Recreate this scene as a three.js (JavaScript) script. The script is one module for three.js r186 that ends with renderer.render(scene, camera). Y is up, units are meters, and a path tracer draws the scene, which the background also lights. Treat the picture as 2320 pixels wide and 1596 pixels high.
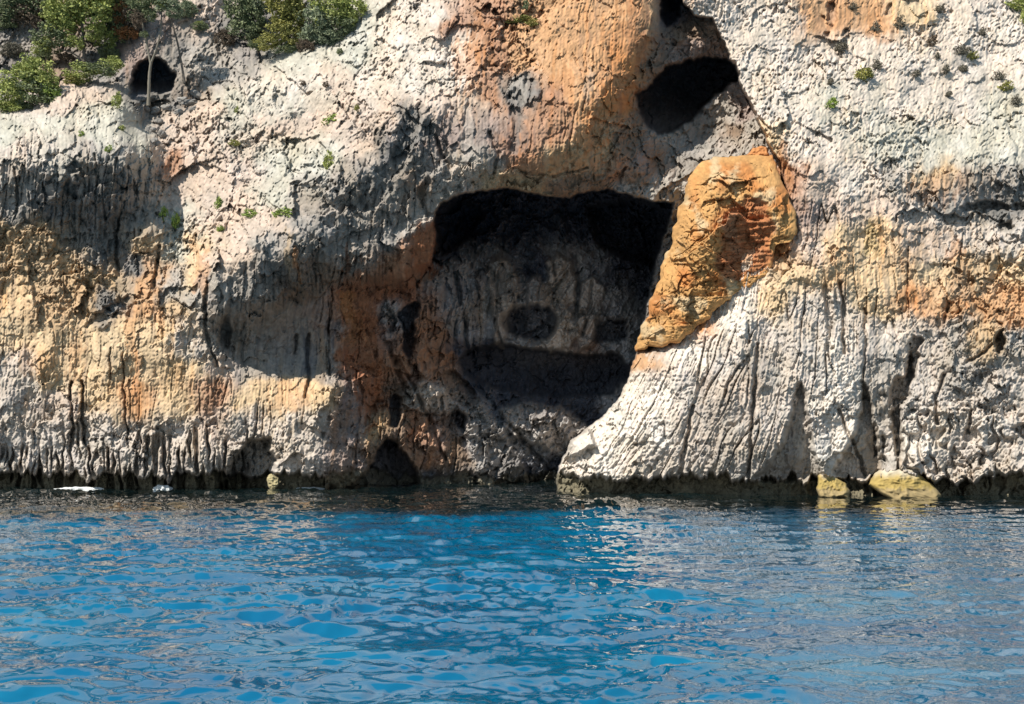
import * as THREE from 'three';

// ---------------------------------------------------------------- camera, sky, sun, exposure
const scene = new THREE.Scene();
const EYE = 4.5, PITCH = 3.775 * Math.PI / 180, FOCAL = 2228;          // the photograph measured as 2320 x 1596 units
const camera = new THREE.PerspectiveCamera(2 * Math.atan(798 / FOCAL) * 180 / Math.PI, 2320 / 1596, 0.1, 6000);
camera.position.set(0, EYE, 0);
camera.rotation.set(PITCH, 0, 0);
const renderer = new THREE.WebGLRenderer({ antialias: true });
renderer.setSize(1024, 704);
renderer.toneMapping = THREE.LinearToneMapping;
renderer.toneMappingExposure = 1.66;
renderer.shadowMap.enabled = true;
const SUN = new THREE.Vector3(-0.52, 0.74, 0.45).normalize();
{
  const W = 256, H = 128, data = new Float32Array(W * H * 4), c = new THREE.Vector3();
  for (let j = 0; j < H; j++) for (let i = 0; i < W; i++) {
    const el = ((j + 0.5) / H - 0.5) * Math.PI, y = Math.sin(el);
    const az = ((i + 0.5) / W - 0.5) * 2 * Math.PI, dx = Math.cos(az) * Math.cos(el), dz = Math.sin(az) * Math.cos(el);
    const up = Math.max(0, y), k = Math.pow(1 - up, 2.6);
    c.set(0.10 + 0.50 * k, 0.23 + 0.44 * k, 0.38 + 0.33 * k);
    const near = Math.max(0, dx * SUN.x + y * SUN.y + dz * SUN.z);
    c.addScalar(0.35 * Math.pow(near, 12));
    if (y < 0) c.multiplyScalar(Math.max(0.15, 1 + y * 6));
    const o = (j * W + i) * 4; data[o] = c.x; data[o + 1] = c.y; data[o + 2] = c.z; data[o + 3] = 1;
  }
  const sky = new THREE.DataTexture(data, W, H, THREE.RGBAFormat, THREE.FloatType);
  sky.mapping = THREE.EquirectangularReflectionMapping; sky.magFilter = THREE.LinearFilter; sky.minFilter = THREE.LinearFilter; sky.needsUpdate = true;
  scene.background = sky; scene.environment = sky;
  scene.backgroundIntensity = 0.78; scene.environmentIntensity = 0.78;
}
const sun = new THREE.DirectionalLight(new THREE.Color(1, 0.94, 0.85), 4.2);
sun.position.copy(SUN).multiplyScalar(150).add(new THREE.Vector3(0, 10, -55));
sun.target.position.set(0, 10, -55);
sun.castShadow = true; sun.shadow.mapSize.set(4096, 4096);
Object.assign(sun.shadow.camera, { left: -70, right: 70, top: 70, bottom: -70, near: 1, far: 400 });
scene.add(sun, sun.target);

// ---------------------------------------------------------------- numbers
function rng(seed) { let s = seed >>> 0; return () => { s = (s + 0x6d2b79f5) | 0; let t = Math.imul(s ^ (s >>> 15), 1 | s); t = (t + Math.imul(t ^ (t >>> 7), 61 | t)) ^ t; return ((t ^ (t >>> 14)) >>> 0) / 4294967296; }; }
const PERM = new Uint8Array(512), GX = new Float32Array(256), GY = new Float32Array(256);
{ const r = rng(77), p = [...Array(256).keys()]; for (let i = 255; i > 0; i--) { const j = Math.floor(r() * (i + 1)); [p[i], p[j]] = [p[j], p[i]]; } for (let i = 0; i < 512; i++) PERM[i] = p[i & 255]; for (let i = 0; i < 256; i++) { GX[i] = Math.cos(i * 2.399963); GY[i] = Math.sin(i * 2.399963); } }
function n2(x, y) {                                                     // gradient noise, about -1 ... 1
  const xi = Math.floor(x), yi = Math.floor(y), fx = x - xi, fy = y - yi, X = xi & 255, Y = yi & 255;
  const u = fx * fx * fx * (fx * (fx * 6 - 15) + 10), v = fy * fy * fy * (fy * (fy * 6 - 15) + 10);
  const a = PERM[PERM[X] + Y], b = PERM[PERM[X + 1] + Y], c = PERM[PERM[X] + Y + 1], d = PERM[PERM[X + 1] + Y + 1];
  const A = GX[a] * fx + GY[a] * fy, B = GX[b] * (fx - 1) + GY[b] * fy, C = GX[c] * fx + GY[c] * (fy - 1), D = GX[d] * (fx - 1) + GY[d] * (fy - 1);
  return 1.5 * (A + u * (B - A) + v * (C - A + u * (D - C - B + A)));
}
const fbm = (x, y) => n2(x, y) * 0.55 + n2(x * 2.03 + 17.3, y * 2.03 - 9.1) * 0.28 + n2(x * 4.1 - 31.7, y * 4.1 + 5.3) * 0.17;
const lump = (x, y) => Math.abs(n2(x, y)) * 2 - 0.7;                    // rounded lumps parted by sharp creases
const groove = (x, y) => 0.7 - Math.abs(n2(x, y)) * 2;                  // sharp ridges
function cells(x, y) {                                                  // distance to the border between two cells, and the cell's own number
  const xi = Math.floor(x), yi = Math.floor(y); let f1 = 9, f2 = 9, id = 0;
  for (let j = -1; j < 2; j++) for (let i = -1; i < 2; i++) {
    const h = PERM[PERM[(xi + i) & 255] + ((yi + j) & 255)], g = PERM[(h + 91) & 255];
    const dx = xi + i + h / 256 - x, dy = yi + j + g / 256 - y, q = Math.sqrt(dx * dx + dy * dy);
    if (q < f1) { f2 = f1; f1 = q; id = h; } else if (q < f2) f2 = q;
  }
  return [f2 - f1, id / 256];
}
function facets(x, y) {                                                 // tilted planes that meet at sharp arrises
  const xi = Math.floor(x), yi = Math.floor(y); let f1 = 9, id = 0, ox = 0, oy = 0;
  for (let j = -1; j < 2; j++) for (let i = -1; i < 2; i++) {
    const h = PERM[PERM[(xi + i) & 255] + ((yi + j) & 255)], g = PERM[(h + 91) & 255], dx = x - xi - i - h / 256, dy = y - yi - j - g / 256, q = dx * dx + dy * dy;
    if (q < f1) { f1 = q; id = h; ox = dx; oy = dy; }
  }
  return (PERM[id + 7] / 128 - 1) * ox + (PERM[id + 63] / 128 - 1) * oy + (PERM[id + 31] / 256 - 0.5) * 0.5;
}
const clamp = (x, a, b) => x < a ? a : x > b ? b : x, lerp = (a, b, t) => a + (b - a) * t;
const smooth = (a, b, x) => { const t = clamp((x - a) / (b - a), 0, 1); return t * t * (3 - 2 * t); };
function poly(text) {                                                   // 'x y, x y, ...' -> signed distance, negative inside
  const p = text.split(',').map((s) => s.trim().split(/\s+/).map(Number)), n = p.length;
  const xs = p.map((q) => q[0]), ys = p.map((q) => q[1]), box = [Math.min(...xs), Math.max(...xs), Math.min(...ys), Math.max(...ys)];
  const f = (x, y, far = 60) => {
    const away = Math.max(box[0] - x, x - box[1], box[2] - y, y - box[3]);
    if (away > far) return away;
    let d = 1e9, s = 1;
    for (let i = 0, j = n - 1; i < n; j = i++) {
      const ex = xs[j] - xs[i], ey = ys[j] - ys[i], wx = x - xs[i], wy = y - ys[i], t = clamp((wx * ex + wy * ey) / (ex * ex + ey * ey), 0, 1);
      const bx = wx - ex * t, by = wy - ey * t, q = bx * bx + by * by;
      if (q < d) d = q;
      const c1 = y >= ys[i], c2 = y < ys[j], c3 = ex * wy > ey * wx;
      if ((c1 && c2 && c3) || (!c1 && !c2 && !c3)) s = -s;
    }
    return s * Math.sqrt(d);
  };
  f.points = p; f.box = box;
  return f;
}
function line(text) {                                                   // distance to a polyline
  const p = text.split(',').map((s) => s.trim().split(/\s+/).map(Number)), xs = p.map((q) => q[0]), ys = p.map((q) => q[1]);
  const box = [Math.min(...xs), Math.max(...xs), Math.min(...ys), Math.max(...ys)];
  return (x, y, far) => {
    if (Math.max(box[0] - x, x - box[1], box[2] - y, y - box[3]) > far) return 1e3;
    let d = 1e9;
    for (let i = 1; i < p.length; i++) { const ex = xs[i] - xs[i - 1], ey = ys[i] - ys[i - 1], wx = x - xs[i - 1], wy = y - ys[i - 1], t = clamp((wx * ex + wy * ey) / (ex * ex + ey * ey), 0, 1), bx = wx - ex * t, by = wy - ey * t; d = Math.min(d, bx * bx + by * by); }
    return Math.sqrt(d);
  };
}
// A point of the cliff: where it is seen in the measured photograph, and how far it stands in front of the plane 60 m away.
const CA = Math.cos(PITCH), SA = Math.sin(PITCH), BASE = 60;
function at(px, py, d) {
  const x = (px - 1160) / FOCAL, y = (798 - py) / FOCAL, dy = y * CA + SA, dz = CA - y * SA, t = (BASE - d) / dz;
  return [x * t, EYE + dy * t, -(BASE - d)];
}

// ---------------------------------------------------------------- the lie of the rock: x y depth colour texture
const PAL = {
  W: [.48, .41, .34], L: [.55, .49, .42], w: [.39, .365, .30], p: [.43, .34, .27], C: [.50, .365, .22], T: [.39, .275, .16], O: [.42, .18, .06], o: [.42, .24, .12], R: [.25, .10, .045], r: [.31, .17, .10],
  B: [.18, .125, .085], G: [.30, .268, .23], g: [.235, .208, .178], D: [.145, .135, .122], K: [.31, .30, .295], k: [.062, .068, .088], M: [.25, .19, .16], Y: [.31, .225, .07], A: [.12, .105, .062], S: [.42, .365, .31],
};
const TEX = { r: 0, f: 1, s: 2, d: 3, b: 4, q: 5 };
function points(text) { return text.trim().split(';').map((s) => s.trim()).filter(Boolean).map((s) => { const [x, y, d, c, t] = s.split(/\s+/); return { x: +x, y: +y, d: +d, c: PAL[c], t: TEX[t] }; }); }
function solveField(pts) {                                              // thin-plate spline through the depths
  const n = pts.length, m = n + 3, S = 400, U = (q) => q > 1e-12 ? 0.5 * q * Math.log(q) : 0, A = [];
  for (let i = 0; i < n; i++) { const r = new Float64Array(m + 1); for (let j = 0; j < n; j++) { const dx = (pts[i].x - pts[j].x) / S, dy = (pts[i].y - pts[j].y) / S; r[j] = U(dx * dx + dy * dy); } r[i] += 0.002; r[n] = 1; r[n + 1] = pts[i].x / S; r[n + 2] = pts[i].y / S; r[m] = pts[i].d; A.push(r); }
  for (let k = 0; k < 3; k++) { const r = new Float64Array(m + 1); for (let j = 0; j < n; j++) r[j] = k === 0 ? 1 : k === 1 ? pts[j].x / S : pts[j].y / S; A.push(r); }
  for (let c = 0; c < m; c++) {
    let b = c; for (let r = c + 1; r < m; r++) if (Math.abs(A[r][c]) > Math.abs(A[b][c])) b = r;
    [A[c], A[b]] = [A[b], A[c]];
    for (let r = c + 1; r < m; r++) { const f = A[r][c] / A[c][c]; if (f) for (let k = c; k <= m; k++) A[r][k] -= f * A[c][k]; }
  }
  const w = new Float64Array(m);
  for (let r = m - 1; r >= 0; r--) { let s = A[r][m]; for (let k = r + 1; k < m; k++) s -= A[r][k] * w[k]; w[r] = s / A[r][r]; }
  return (x, y) => { let s = w[n] + w[n + 1] * x / S + w[n + 2] * y / S; for (let j = 0; j < n; j++) { const dx = (x - pts[j].x) / S, dy = (y - pts[j].y) / S; s += w[j] * U(dx * dx + dy * dy); } return s; };
}
function layer(text, x0, x1, y0, y1, step = 8) {                        // depth, colour and texture baked on a coarse lattice
  const pts = points(text), depth = solveField(pts), nx = Math.ceil((x1 - x0) / step) + 1, ny = Math.ceil((y1 - y0) / step) + 1, C = 10, F = new Float32Array(nx * ny * C);
  for (let j = 0; j < ny; j++) for (let i = 0; i < nx; i++) {
    const x = x0 + i * step, y = y0 + j * step, o = (j * nx + i) * C; let sw = 0;
    F[o] = depth(x, y);
    for (const p of pts) { const dx = x - p.x, dy = (y - p.y) * 1.15, q = dx * dx + dy * dy + 120, w = 1 / (q * q); sw += w; F[o + 1] += w * p.c[0]; F[o + 2] += w * p.c[1]; F[o + 3] += w * p.c[2]; F[o + 4 + p.t] += w; }
    for (let k = 1; k < C; k++) F[o + k] /= sw;
  }
  const pick = (x, y, a, b, out) => {
    const u = clamp((x - x0) / step, 0, nx - 1.001), v = clamp((y - y0) / step, 0, ny - 1.001), i = Math.floor(u), j = Math.floor(v), fx = u - i, fy = v - j, o = (j * nx + i) * C;
    for (let k = a; k < b; k++) out[k] = (F[o + k] * (1 - fx) + F[o + C + k] * fx) * (1 - fy) + (F[o + nx * C + k] * (1 - fx) + F[o + nx * C + C + k] * fx) * fy;
  };
  return (x, y, wx, wy, out) => { pick(x, y, 0, 1, out); pick(wx, wy, 1, C, out); };
}
const FACE = layer(`
 -1800 -1600 -45 S r; 1000 -1600 -40 S r; 4100 -1600 -45 S r; -1800 -400 -22 S r; 0 -500 -26 G r; 900 -500 -20 W r; 1500 -450 -13 p s; 2000 -500 -19 W r; 2600 -500 -21 W r; 4100 -400 -22 S r; -1800 600 -3 T r; 4100 600 1 T s; -1800 1120 0 S f; 4100 1120 4 S f; -700 300 -4 G d; -700 800 -2 C s; -500 1100 0 S f; 3000 300 -5 W r; 3000 800 2 C s; 2900 1100 4 S f;
 0 -80 -16 g r; 200 -60 -16 G r; 400 -80 -14.5 W r; 600 -80 -15 G r; 800 -80 -11.5 w r; 1000 -80 -6.5 W r; 1200 -80 -4 o s; 1400 -80 -3 o s; 1480 -80 -4 r s; 1580 -60 -5 p s; 1800 -80 -8.5 C s; 2050 -80 -12 C s; 2300 -80 -14 W r;
 0 20 -14 D b; 60 90 -13 g b; 150 60 -13 B b; 240 110 -12.4 D b; 320 70 -11.5 M s; 390 110 -11 g s; 460 40 -12.5 p b; 530 70 -12.5 D b; 640 60 -11.6 D b; 740 60 -10.3 D b; 820 40 -8.6 w r; 900 20 -7 W r; 980 30 -5.3 W r;
 30 190 -10.6 D b; 130 170 -10.2 B b; 230 170 -10 g b; 285 200 -9.6 g s; 300 150 -10 M s; 345 110 -10.6 M s; 410 180 -9.8 g s; 450 130 -11 G r; 520 150 -10 G r; 570 130 -9.6 g r; 640 130 -9 w r; 720 120 -7.6 w r; 800 110 -6.2 w r; 880 110 -4.6 W r; 960 110 -3.4 W r;
 60 250 -6.5 S b; 140 215 -7 p b; 220 215 -6.8 p b; 270 250 -5.5 w r; 310 290 -6.5 w r; 345 235 -10.6 D b; 350 275 -9.6 g b; 400 235 -10 D b; 440 215 -9.8 B b; 400 262 -8.8 p r; 395 275 -8.6 p r; 450 270 -8 p r; 520 240 -7 w r; 590 200 -6.8 W r; 680 190 -5.6 W r; 760 200 -4.4 p r; 860 190 -3 W r; 940 180 -2 W r;
 20 290 -3.6 w r; 120 280 -3.6 w r; 220 280 -3.4 w r; 30 350 -.4 S d; 110 345 -.2 S d; 190 350 -.2 G d; 270 345 -.6 G d; 325 330 -3.4 w r; 370 330 -6.5 p r; 390 365 -6 r r; 440 340 -6 p r; 520 320 -5.2 p r; 620 290 -4.5 p r; 720 280 -3.4 p r; 800 270 -2.2 p r; 880 260 -.7 p r;
 30 410 -.3 G d; 110 410 -.4 g d; 190 410 -.6 g d; 270 410 -1 D d; 330 410 -2.6 g d; 380 430 -4.4 p r; 450 410 -4.4 p r; 540 390 -3.6 p r; 640 370 -2.7 w r; 740 350 -1.4 w r; 820 330 -.4 p r;
 20 470 -1.2 g d; 110 475 -1.5 D d; 190 480 -1.9 D d; 265 490 -2.4 D d; 335 490 -3 g d; 390 490 -3.4 w r; 450 490 -2.8 p r; 540 470 -2 p r; 620 450 -1.1 w r; 700 430 -.2 G r;
 20 530 -2 T b; 100 535 -2.3 T b; 180 540 -2.6 g d; 250 560 -2.9 D d; 300 600 -2.9 D d; 330 560 -2.6 T b; 390 560 -2.2 w r; 450 560 -1.4 C r; 520 530 -.2 p r; 570 500 .2 p r; 640 510 .9 p r; 700 480 .9 g r; 760 430 .9 g r; 830 390 .8 g d; 900 330 .6 D d;
 40 600 -1.9 T b; 130 610 -1.9 T b; 210 620 -2 T b; 280 650 -2 T b; 330 640 -1.7 o b; 390 640 -1.2 G b; 440 620 -.4 C b; 490 590 1.5 p r; 540 575 2.1 p r; 600 550 2.1 G r; 650 540 1.9 g d;
 485 640 2.0 G d; 540 640 1.9 g d; 610 610 1.5 g d; 700 560 1.3 g d; 790 490 .9 g d; 870 430 .7 g d; 930 380 .4 g d; 960 300 .4 D d; 930 260 .6 g d; 985 330 .4 M d; 960 430 .1 B d;
 510 700 1.6 g d; 580 680 1.1 g d; 650 660 .8 B d; 720 630 .4 B d; 800 580 .1 g d; 880 530 -.1 g d; 940 490 -.3 G d; 970 560 -.5 R s; 900 600 -.7 r d; 820 640 -.9 B d;
 450 690 .2 G b; 395 700 -.6 T b; 320 700 -1.1 o s; 250 690 -1.7 D b; 180 690 -1.5 T b; 100 680 -1.4 T b; 30 690 -1.3 C s;
 30 760 -.9 C s; 110 760 -.9 C s; 190 750 -.9 C s; 270 760 -.7 C s; 350 760 -.5 C s; 420 760 -.1 S s; 480 760 -.1 G b; 530 760 -1.3 g d; 600 750 -1.9 g s; 680 730 -2 g s; 730 710 -1.8 M s;
 40 840 -.5 S s; 120 840 -.5 C s; 200 840 -.5 C s; 280 840 -.35 C s; 360 840 -.2 C s; 440 830 .1 C s; 500 830 -.3 p s; 560 820 -1.3 g s; 640 830 -1.6 g s; 710 840 -1.4 g s;
 40 910 -.2 S s; 130 910 -.2 p s; 220 910 -.2 C s; 310 910 -.1 o s; 400 910 .1 C s; 480 900 .2 r f; 560 900 -.1 C s; 640 900 -.1 C s; 720 900 .15 C s; 755 890 .3 C b;
 40 980 0 S r; 130 980 0 S r; 220 980 0 S r; 310 980 .1 S r; 400 970 .2 S r; 480 970 .3 p f; 560 960 .35 S f; 640 960 .4 S f; 720 960 .3 S r;
 40 1040 .2 S f; 150 1040 .2 S f; 260 1040 .3 S f; 370 1040 .3 S f; 480 1040 .4 S f; 560 1040 .3 G r; 640 1050 .6 S r; 715 1040 .5 S r; 100 1090 .4 S f; 300 1090 .4 S f; 500 1090 .4 G f; 660 1090 .7 S r; 725 1090 .5 S r;
 775 820 -1.3 M s; 790 900 -1.4 M s; 780 980 -.9 M s; 775 1050 -.6 M s; 850 1000 -2.6 B s; 850 1080 -2.6 B s; 800 720 -2.2 R s; 860 700 -3 R s;
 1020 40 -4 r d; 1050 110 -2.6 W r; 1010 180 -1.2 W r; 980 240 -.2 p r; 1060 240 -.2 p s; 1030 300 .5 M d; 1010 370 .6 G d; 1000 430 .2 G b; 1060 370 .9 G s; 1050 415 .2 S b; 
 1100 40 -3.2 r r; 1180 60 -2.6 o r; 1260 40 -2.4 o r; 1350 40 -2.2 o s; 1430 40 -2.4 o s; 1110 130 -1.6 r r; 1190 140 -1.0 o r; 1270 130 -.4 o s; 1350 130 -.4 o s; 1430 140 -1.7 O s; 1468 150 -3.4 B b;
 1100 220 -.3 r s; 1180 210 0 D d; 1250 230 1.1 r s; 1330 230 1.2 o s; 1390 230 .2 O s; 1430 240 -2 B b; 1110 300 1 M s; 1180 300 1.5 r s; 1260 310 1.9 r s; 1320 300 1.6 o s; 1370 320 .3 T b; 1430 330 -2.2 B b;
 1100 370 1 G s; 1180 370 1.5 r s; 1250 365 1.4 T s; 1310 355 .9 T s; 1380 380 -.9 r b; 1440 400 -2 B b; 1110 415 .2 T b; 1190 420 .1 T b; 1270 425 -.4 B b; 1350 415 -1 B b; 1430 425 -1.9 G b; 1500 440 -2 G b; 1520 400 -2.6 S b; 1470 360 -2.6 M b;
 1620 60 -5.2 W r; 1680 40 -6 W r; 1760 60 -6.2 W r; 1850 30 -7.6 o s; 1960 30 -8.6 o s; 2060 20 -9.6 C s; 2160 40 -9.8 W r; 2260 30 -10.6 W r; 2310 60 -10.3 W r;
 1660 150 -3.2 W r; 1740 150 -3.6 W r; 1830 140 -4.8 W r; 1920 130 -5.8 W r; 2020 130 -6.5 W r; 2120 140 -7 W r; 2220 150 -7.4 W r; 2310 150 -7.6 W r;
 1710 240 -.9 W r; 1790 240 -1.4 W r; 1880 230 -2.4 w r; 1970 230 -3.3 W r; 2070 230 -4 W r; 2170 240 -4.6 W r; 2280 240 -5 w r;
 1745 320 .6 C r; 1830 320 .5 W r; 1920 320 -.3 W r; 2010 320 -1 w r; 2110 330 -1.5 w r; 2210 330 -2.1 w r; 2300 330 -2.6 w r;
 1780 400 1.4 r f; 1850 400 1.6 p r; 1940 400 1 W r; 2030 400 .6 G r; 2120 400 .1 T d; 2220 400 -.2 G d; 2300 400 -.5 G b;
 1830 480 2 M f; 1900 480 2 p f; 1990 470 1.6 p s; 2080 470 1.1 S b; 2170 470 .2 g b; 2260 470 -.4 D b; 2310 450 -.6 D b;
 1830 560 2.3 p f; 1900 550 2.4 C s; 1990 540 2 C s; 2090 540 1.5 p s; 2190 530 1 S b; 2290 530 .8 S b;
 1860 630 2.8 C f; 1930 620 2.8 C s; 2020 620 2.4 C s; 2110 620 2 C s; 2200 610 1.6 T b; 2290 620 1.5 C b;
 1750 680 2.9 C f; 1820 700 3.2 S f; 1900 690 3.2 S f; 1980 690 3 C f; 2070 690 2.6 o s; 2160 690 2.2 o b; 2240 700 2 o b; 2310 690 2 o b;
 1690 660 2.4 L f; 1640 710 2.3 L f; 1690 730 3.5 L f; 1730 770 3.7 S f; 1800 780 3.7 S f; 1890 770 3.7 S f; 1980 760 3.4 S s; 2070 760 3 S s; 2160 760 2.7 G b; 2240 770 2.6 T b; 2310 770 2.6 G b;
 1540 785 2.0 L f; 1590 810 3.3 L f; 1640 830 4.1 S f; 1710 840 4.3 G f; 1810 850 4.2 S f; 1900 850 4.2 L f; 1990 840 3.7 G s; 2080 840 3.4 S f; 2170 840 3.2 G b; 2260 840 3.2 G b; 2310 860 3.2 S r;
 1450 870 1.8 L f; 1500 890 3.3 L f; 1560 910 4.3 S f; 1640 925 4.6 G f; 1720 930 4.7 S f; 1800 930 4.5 S f; 1890 930 4.6 L r; 1980 920 3.8 G s; 2070 920 4 S r; 2160 920 3.8 S r; 2260 920 3.8 S r;
 1355 960 1.2 L r; 1410 970 2.9 L f; 1470 980 4.0 L f; 1540 990 4.5 S f; 1640 1000 4.8 G f; 1740 1000 4.9 S f; 1890 1010 4.9 L r; 2080 1000 4.5 L r; 2180 1000 4.2 S r; 2280 1000 4.3 S r;
 1285 1040 .6 L r; 1335 1040 2.5 L r; 1400 1045 3.6 L f; 1480 1050 4.2 S f; 1560 1060 4.6 S f; 1680 1060 4.9 G f; 1800 1060 4.6 G f; 1900 1060 4.9 L r; 2000 1050 4.2 G s; 2100 1060 4.6 S r; 2200 1060 4.5 S r; 2300 1060 4.5 S r;
 1310 1110 2 S r; 1500 1110 3.8 S r; 1700 1110 4.6 S r; 1900 1110 4.8 S r; 2100 1110 4.6 S r; 2300 1110 4.5 S r;
 1640 450 .2 O q; 1560 500 -3.4 D b; 1530 530 -3.6 D b; 1515 600 -3.4 D b; 1490 660 -3 D b; 1470 720 -2.4 D b; 1448 780 -1 D b; 1640 560 .9 O q; 1720 520 1 O q; 1540 640 -2.4 D b; 1620 640 1.4 O q; 1490 740 -1.6 D b; 1560 740 1.6 O q; 1790 620 2 C b; 1770 560 1.3 O b; 1440 820 1.2 o s; 1460 800 1.4 o s; 1700 400 0 T b; 
 `, -1800, 4100, -1600, 1200, 10);  // dark strip by the boulder, pale left apron edge: shade and sun painted in
const CAVE = layer(`
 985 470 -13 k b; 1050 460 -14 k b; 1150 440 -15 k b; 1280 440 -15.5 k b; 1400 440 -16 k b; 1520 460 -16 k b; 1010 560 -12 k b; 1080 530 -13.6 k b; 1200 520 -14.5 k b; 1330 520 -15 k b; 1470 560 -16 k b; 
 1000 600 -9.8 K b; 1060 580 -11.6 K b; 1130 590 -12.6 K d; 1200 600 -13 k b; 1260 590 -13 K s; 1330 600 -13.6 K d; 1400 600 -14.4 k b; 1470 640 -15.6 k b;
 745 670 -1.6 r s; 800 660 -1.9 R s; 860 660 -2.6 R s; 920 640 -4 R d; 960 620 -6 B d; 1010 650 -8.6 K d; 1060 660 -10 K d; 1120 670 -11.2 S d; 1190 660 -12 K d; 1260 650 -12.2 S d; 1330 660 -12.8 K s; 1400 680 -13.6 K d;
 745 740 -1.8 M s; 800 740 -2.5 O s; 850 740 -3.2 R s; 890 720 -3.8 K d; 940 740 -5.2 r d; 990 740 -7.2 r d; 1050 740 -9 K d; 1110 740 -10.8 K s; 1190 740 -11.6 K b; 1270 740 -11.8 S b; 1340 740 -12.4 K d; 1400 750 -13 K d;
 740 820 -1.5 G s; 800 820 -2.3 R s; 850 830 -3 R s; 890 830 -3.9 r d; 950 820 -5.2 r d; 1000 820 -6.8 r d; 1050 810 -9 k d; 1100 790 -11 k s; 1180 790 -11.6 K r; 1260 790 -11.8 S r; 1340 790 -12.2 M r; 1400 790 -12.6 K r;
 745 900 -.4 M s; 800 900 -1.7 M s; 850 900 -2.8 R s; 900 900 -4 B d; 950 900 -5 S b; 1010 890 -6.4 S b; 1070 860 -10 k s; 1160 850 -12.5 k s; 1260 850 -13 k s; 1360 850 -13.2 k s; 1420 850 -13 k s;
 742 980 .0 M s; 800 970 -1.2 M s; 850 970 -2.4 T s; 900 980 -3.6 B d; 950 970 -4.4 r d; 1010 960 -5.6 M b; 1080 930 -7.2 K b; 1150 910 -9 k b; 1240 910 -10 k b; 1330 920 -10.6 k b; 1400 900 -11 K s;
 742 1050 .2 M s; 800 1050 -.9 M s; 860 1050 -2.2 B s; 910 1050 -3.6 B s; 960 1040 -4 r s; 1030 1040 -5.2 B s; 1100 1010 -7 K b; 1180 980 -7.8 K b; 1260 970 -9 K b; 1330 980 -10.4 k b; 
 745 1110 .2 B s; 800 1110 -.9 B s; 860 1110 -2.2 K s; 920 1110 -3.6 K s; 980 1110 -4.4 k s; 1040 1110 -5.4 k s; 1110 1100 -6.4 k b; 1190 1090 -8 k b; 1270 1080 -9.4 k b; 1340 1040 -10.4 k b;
 `, 640, 1640, 380, 1200);  // near-black roof and foot of the cave: deep shade put into the rock colour
const RECESS = layer(`
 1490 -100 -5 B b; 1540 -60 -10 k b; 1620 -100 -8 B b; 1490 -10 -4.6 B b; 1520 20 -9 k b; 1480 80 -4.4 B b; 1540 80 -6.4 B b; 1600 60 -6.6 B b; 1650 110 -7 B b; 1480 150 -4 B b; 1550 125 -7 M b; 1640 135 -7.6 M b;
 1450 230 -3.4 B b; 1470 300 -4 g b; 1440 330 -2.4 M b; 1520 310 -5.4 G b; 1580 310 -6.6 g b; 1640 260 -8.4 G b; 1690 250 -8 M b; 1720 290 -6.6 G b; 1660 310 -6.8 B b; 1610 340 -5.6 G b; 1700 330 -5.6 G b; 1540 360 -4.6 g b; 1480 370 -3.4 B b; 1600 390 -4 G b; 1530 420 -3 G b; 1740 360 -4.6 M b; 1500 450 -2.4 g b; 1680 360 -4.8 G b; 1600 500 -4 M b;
 `, 1380, 1860, -260, 560);  // greys around the upper hole are darkened to paint in the recess's shade
const mouth = poly('985 480, 1000 462, 1030 445, 1062 436, 1110 430, 1150 427, 1200 437, 1245 446, 1290 447, 1330 434, 1375 428, 1420 440, 1470 455, 1526 460, 1516 500, 1500 550, 1480 620, 1468 680, 1452 750, 1436 815, 1420 868, 1400 905, 1372 938, 1330 972, 1296 1002, 1276 1036, 1264 1070, 1260 1088, 1272 1200, 736 1200, 736 1100, 732 1040, 742 985, 768 940, 768 880, 740 850, 736 760, 742 690, 760 655, 850 648, 920 640, 975 596, 986 560');
const niche = poly('1484 -220, 1482 -20, 1478 60, 1464 130, 1440 200, 1436 260, 1446 310, 1440 350, 1452 420, 1526 462, 1600 520, 1800 520, 1768 370, 1738 318, 1704 240, 1668 168, 1643 100, 1612 42, 1575 34, 1548 6, 1540 -60, 1600 -220');
const upperHole = poly('1442 214, 1478 186, 1510 154, 1560 136, 1620 131, 1668 142, 1672 178, 1640 200, 1610 222, 1580 260, 1545 286, 1500 305, 1462 285, 1446 250');
const slit = poly('1500 -60, 1496 30, 1512 60, 1532 48, 1548 -10, 1545 -60');
const smallHole = poly('296 214, 297 190, 303 162, 322 141, 338 136, 356 134, 374 144, 394 170, 396 188, 388 206, 362 212, 340 208, 318 220, 300 226');
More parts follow.
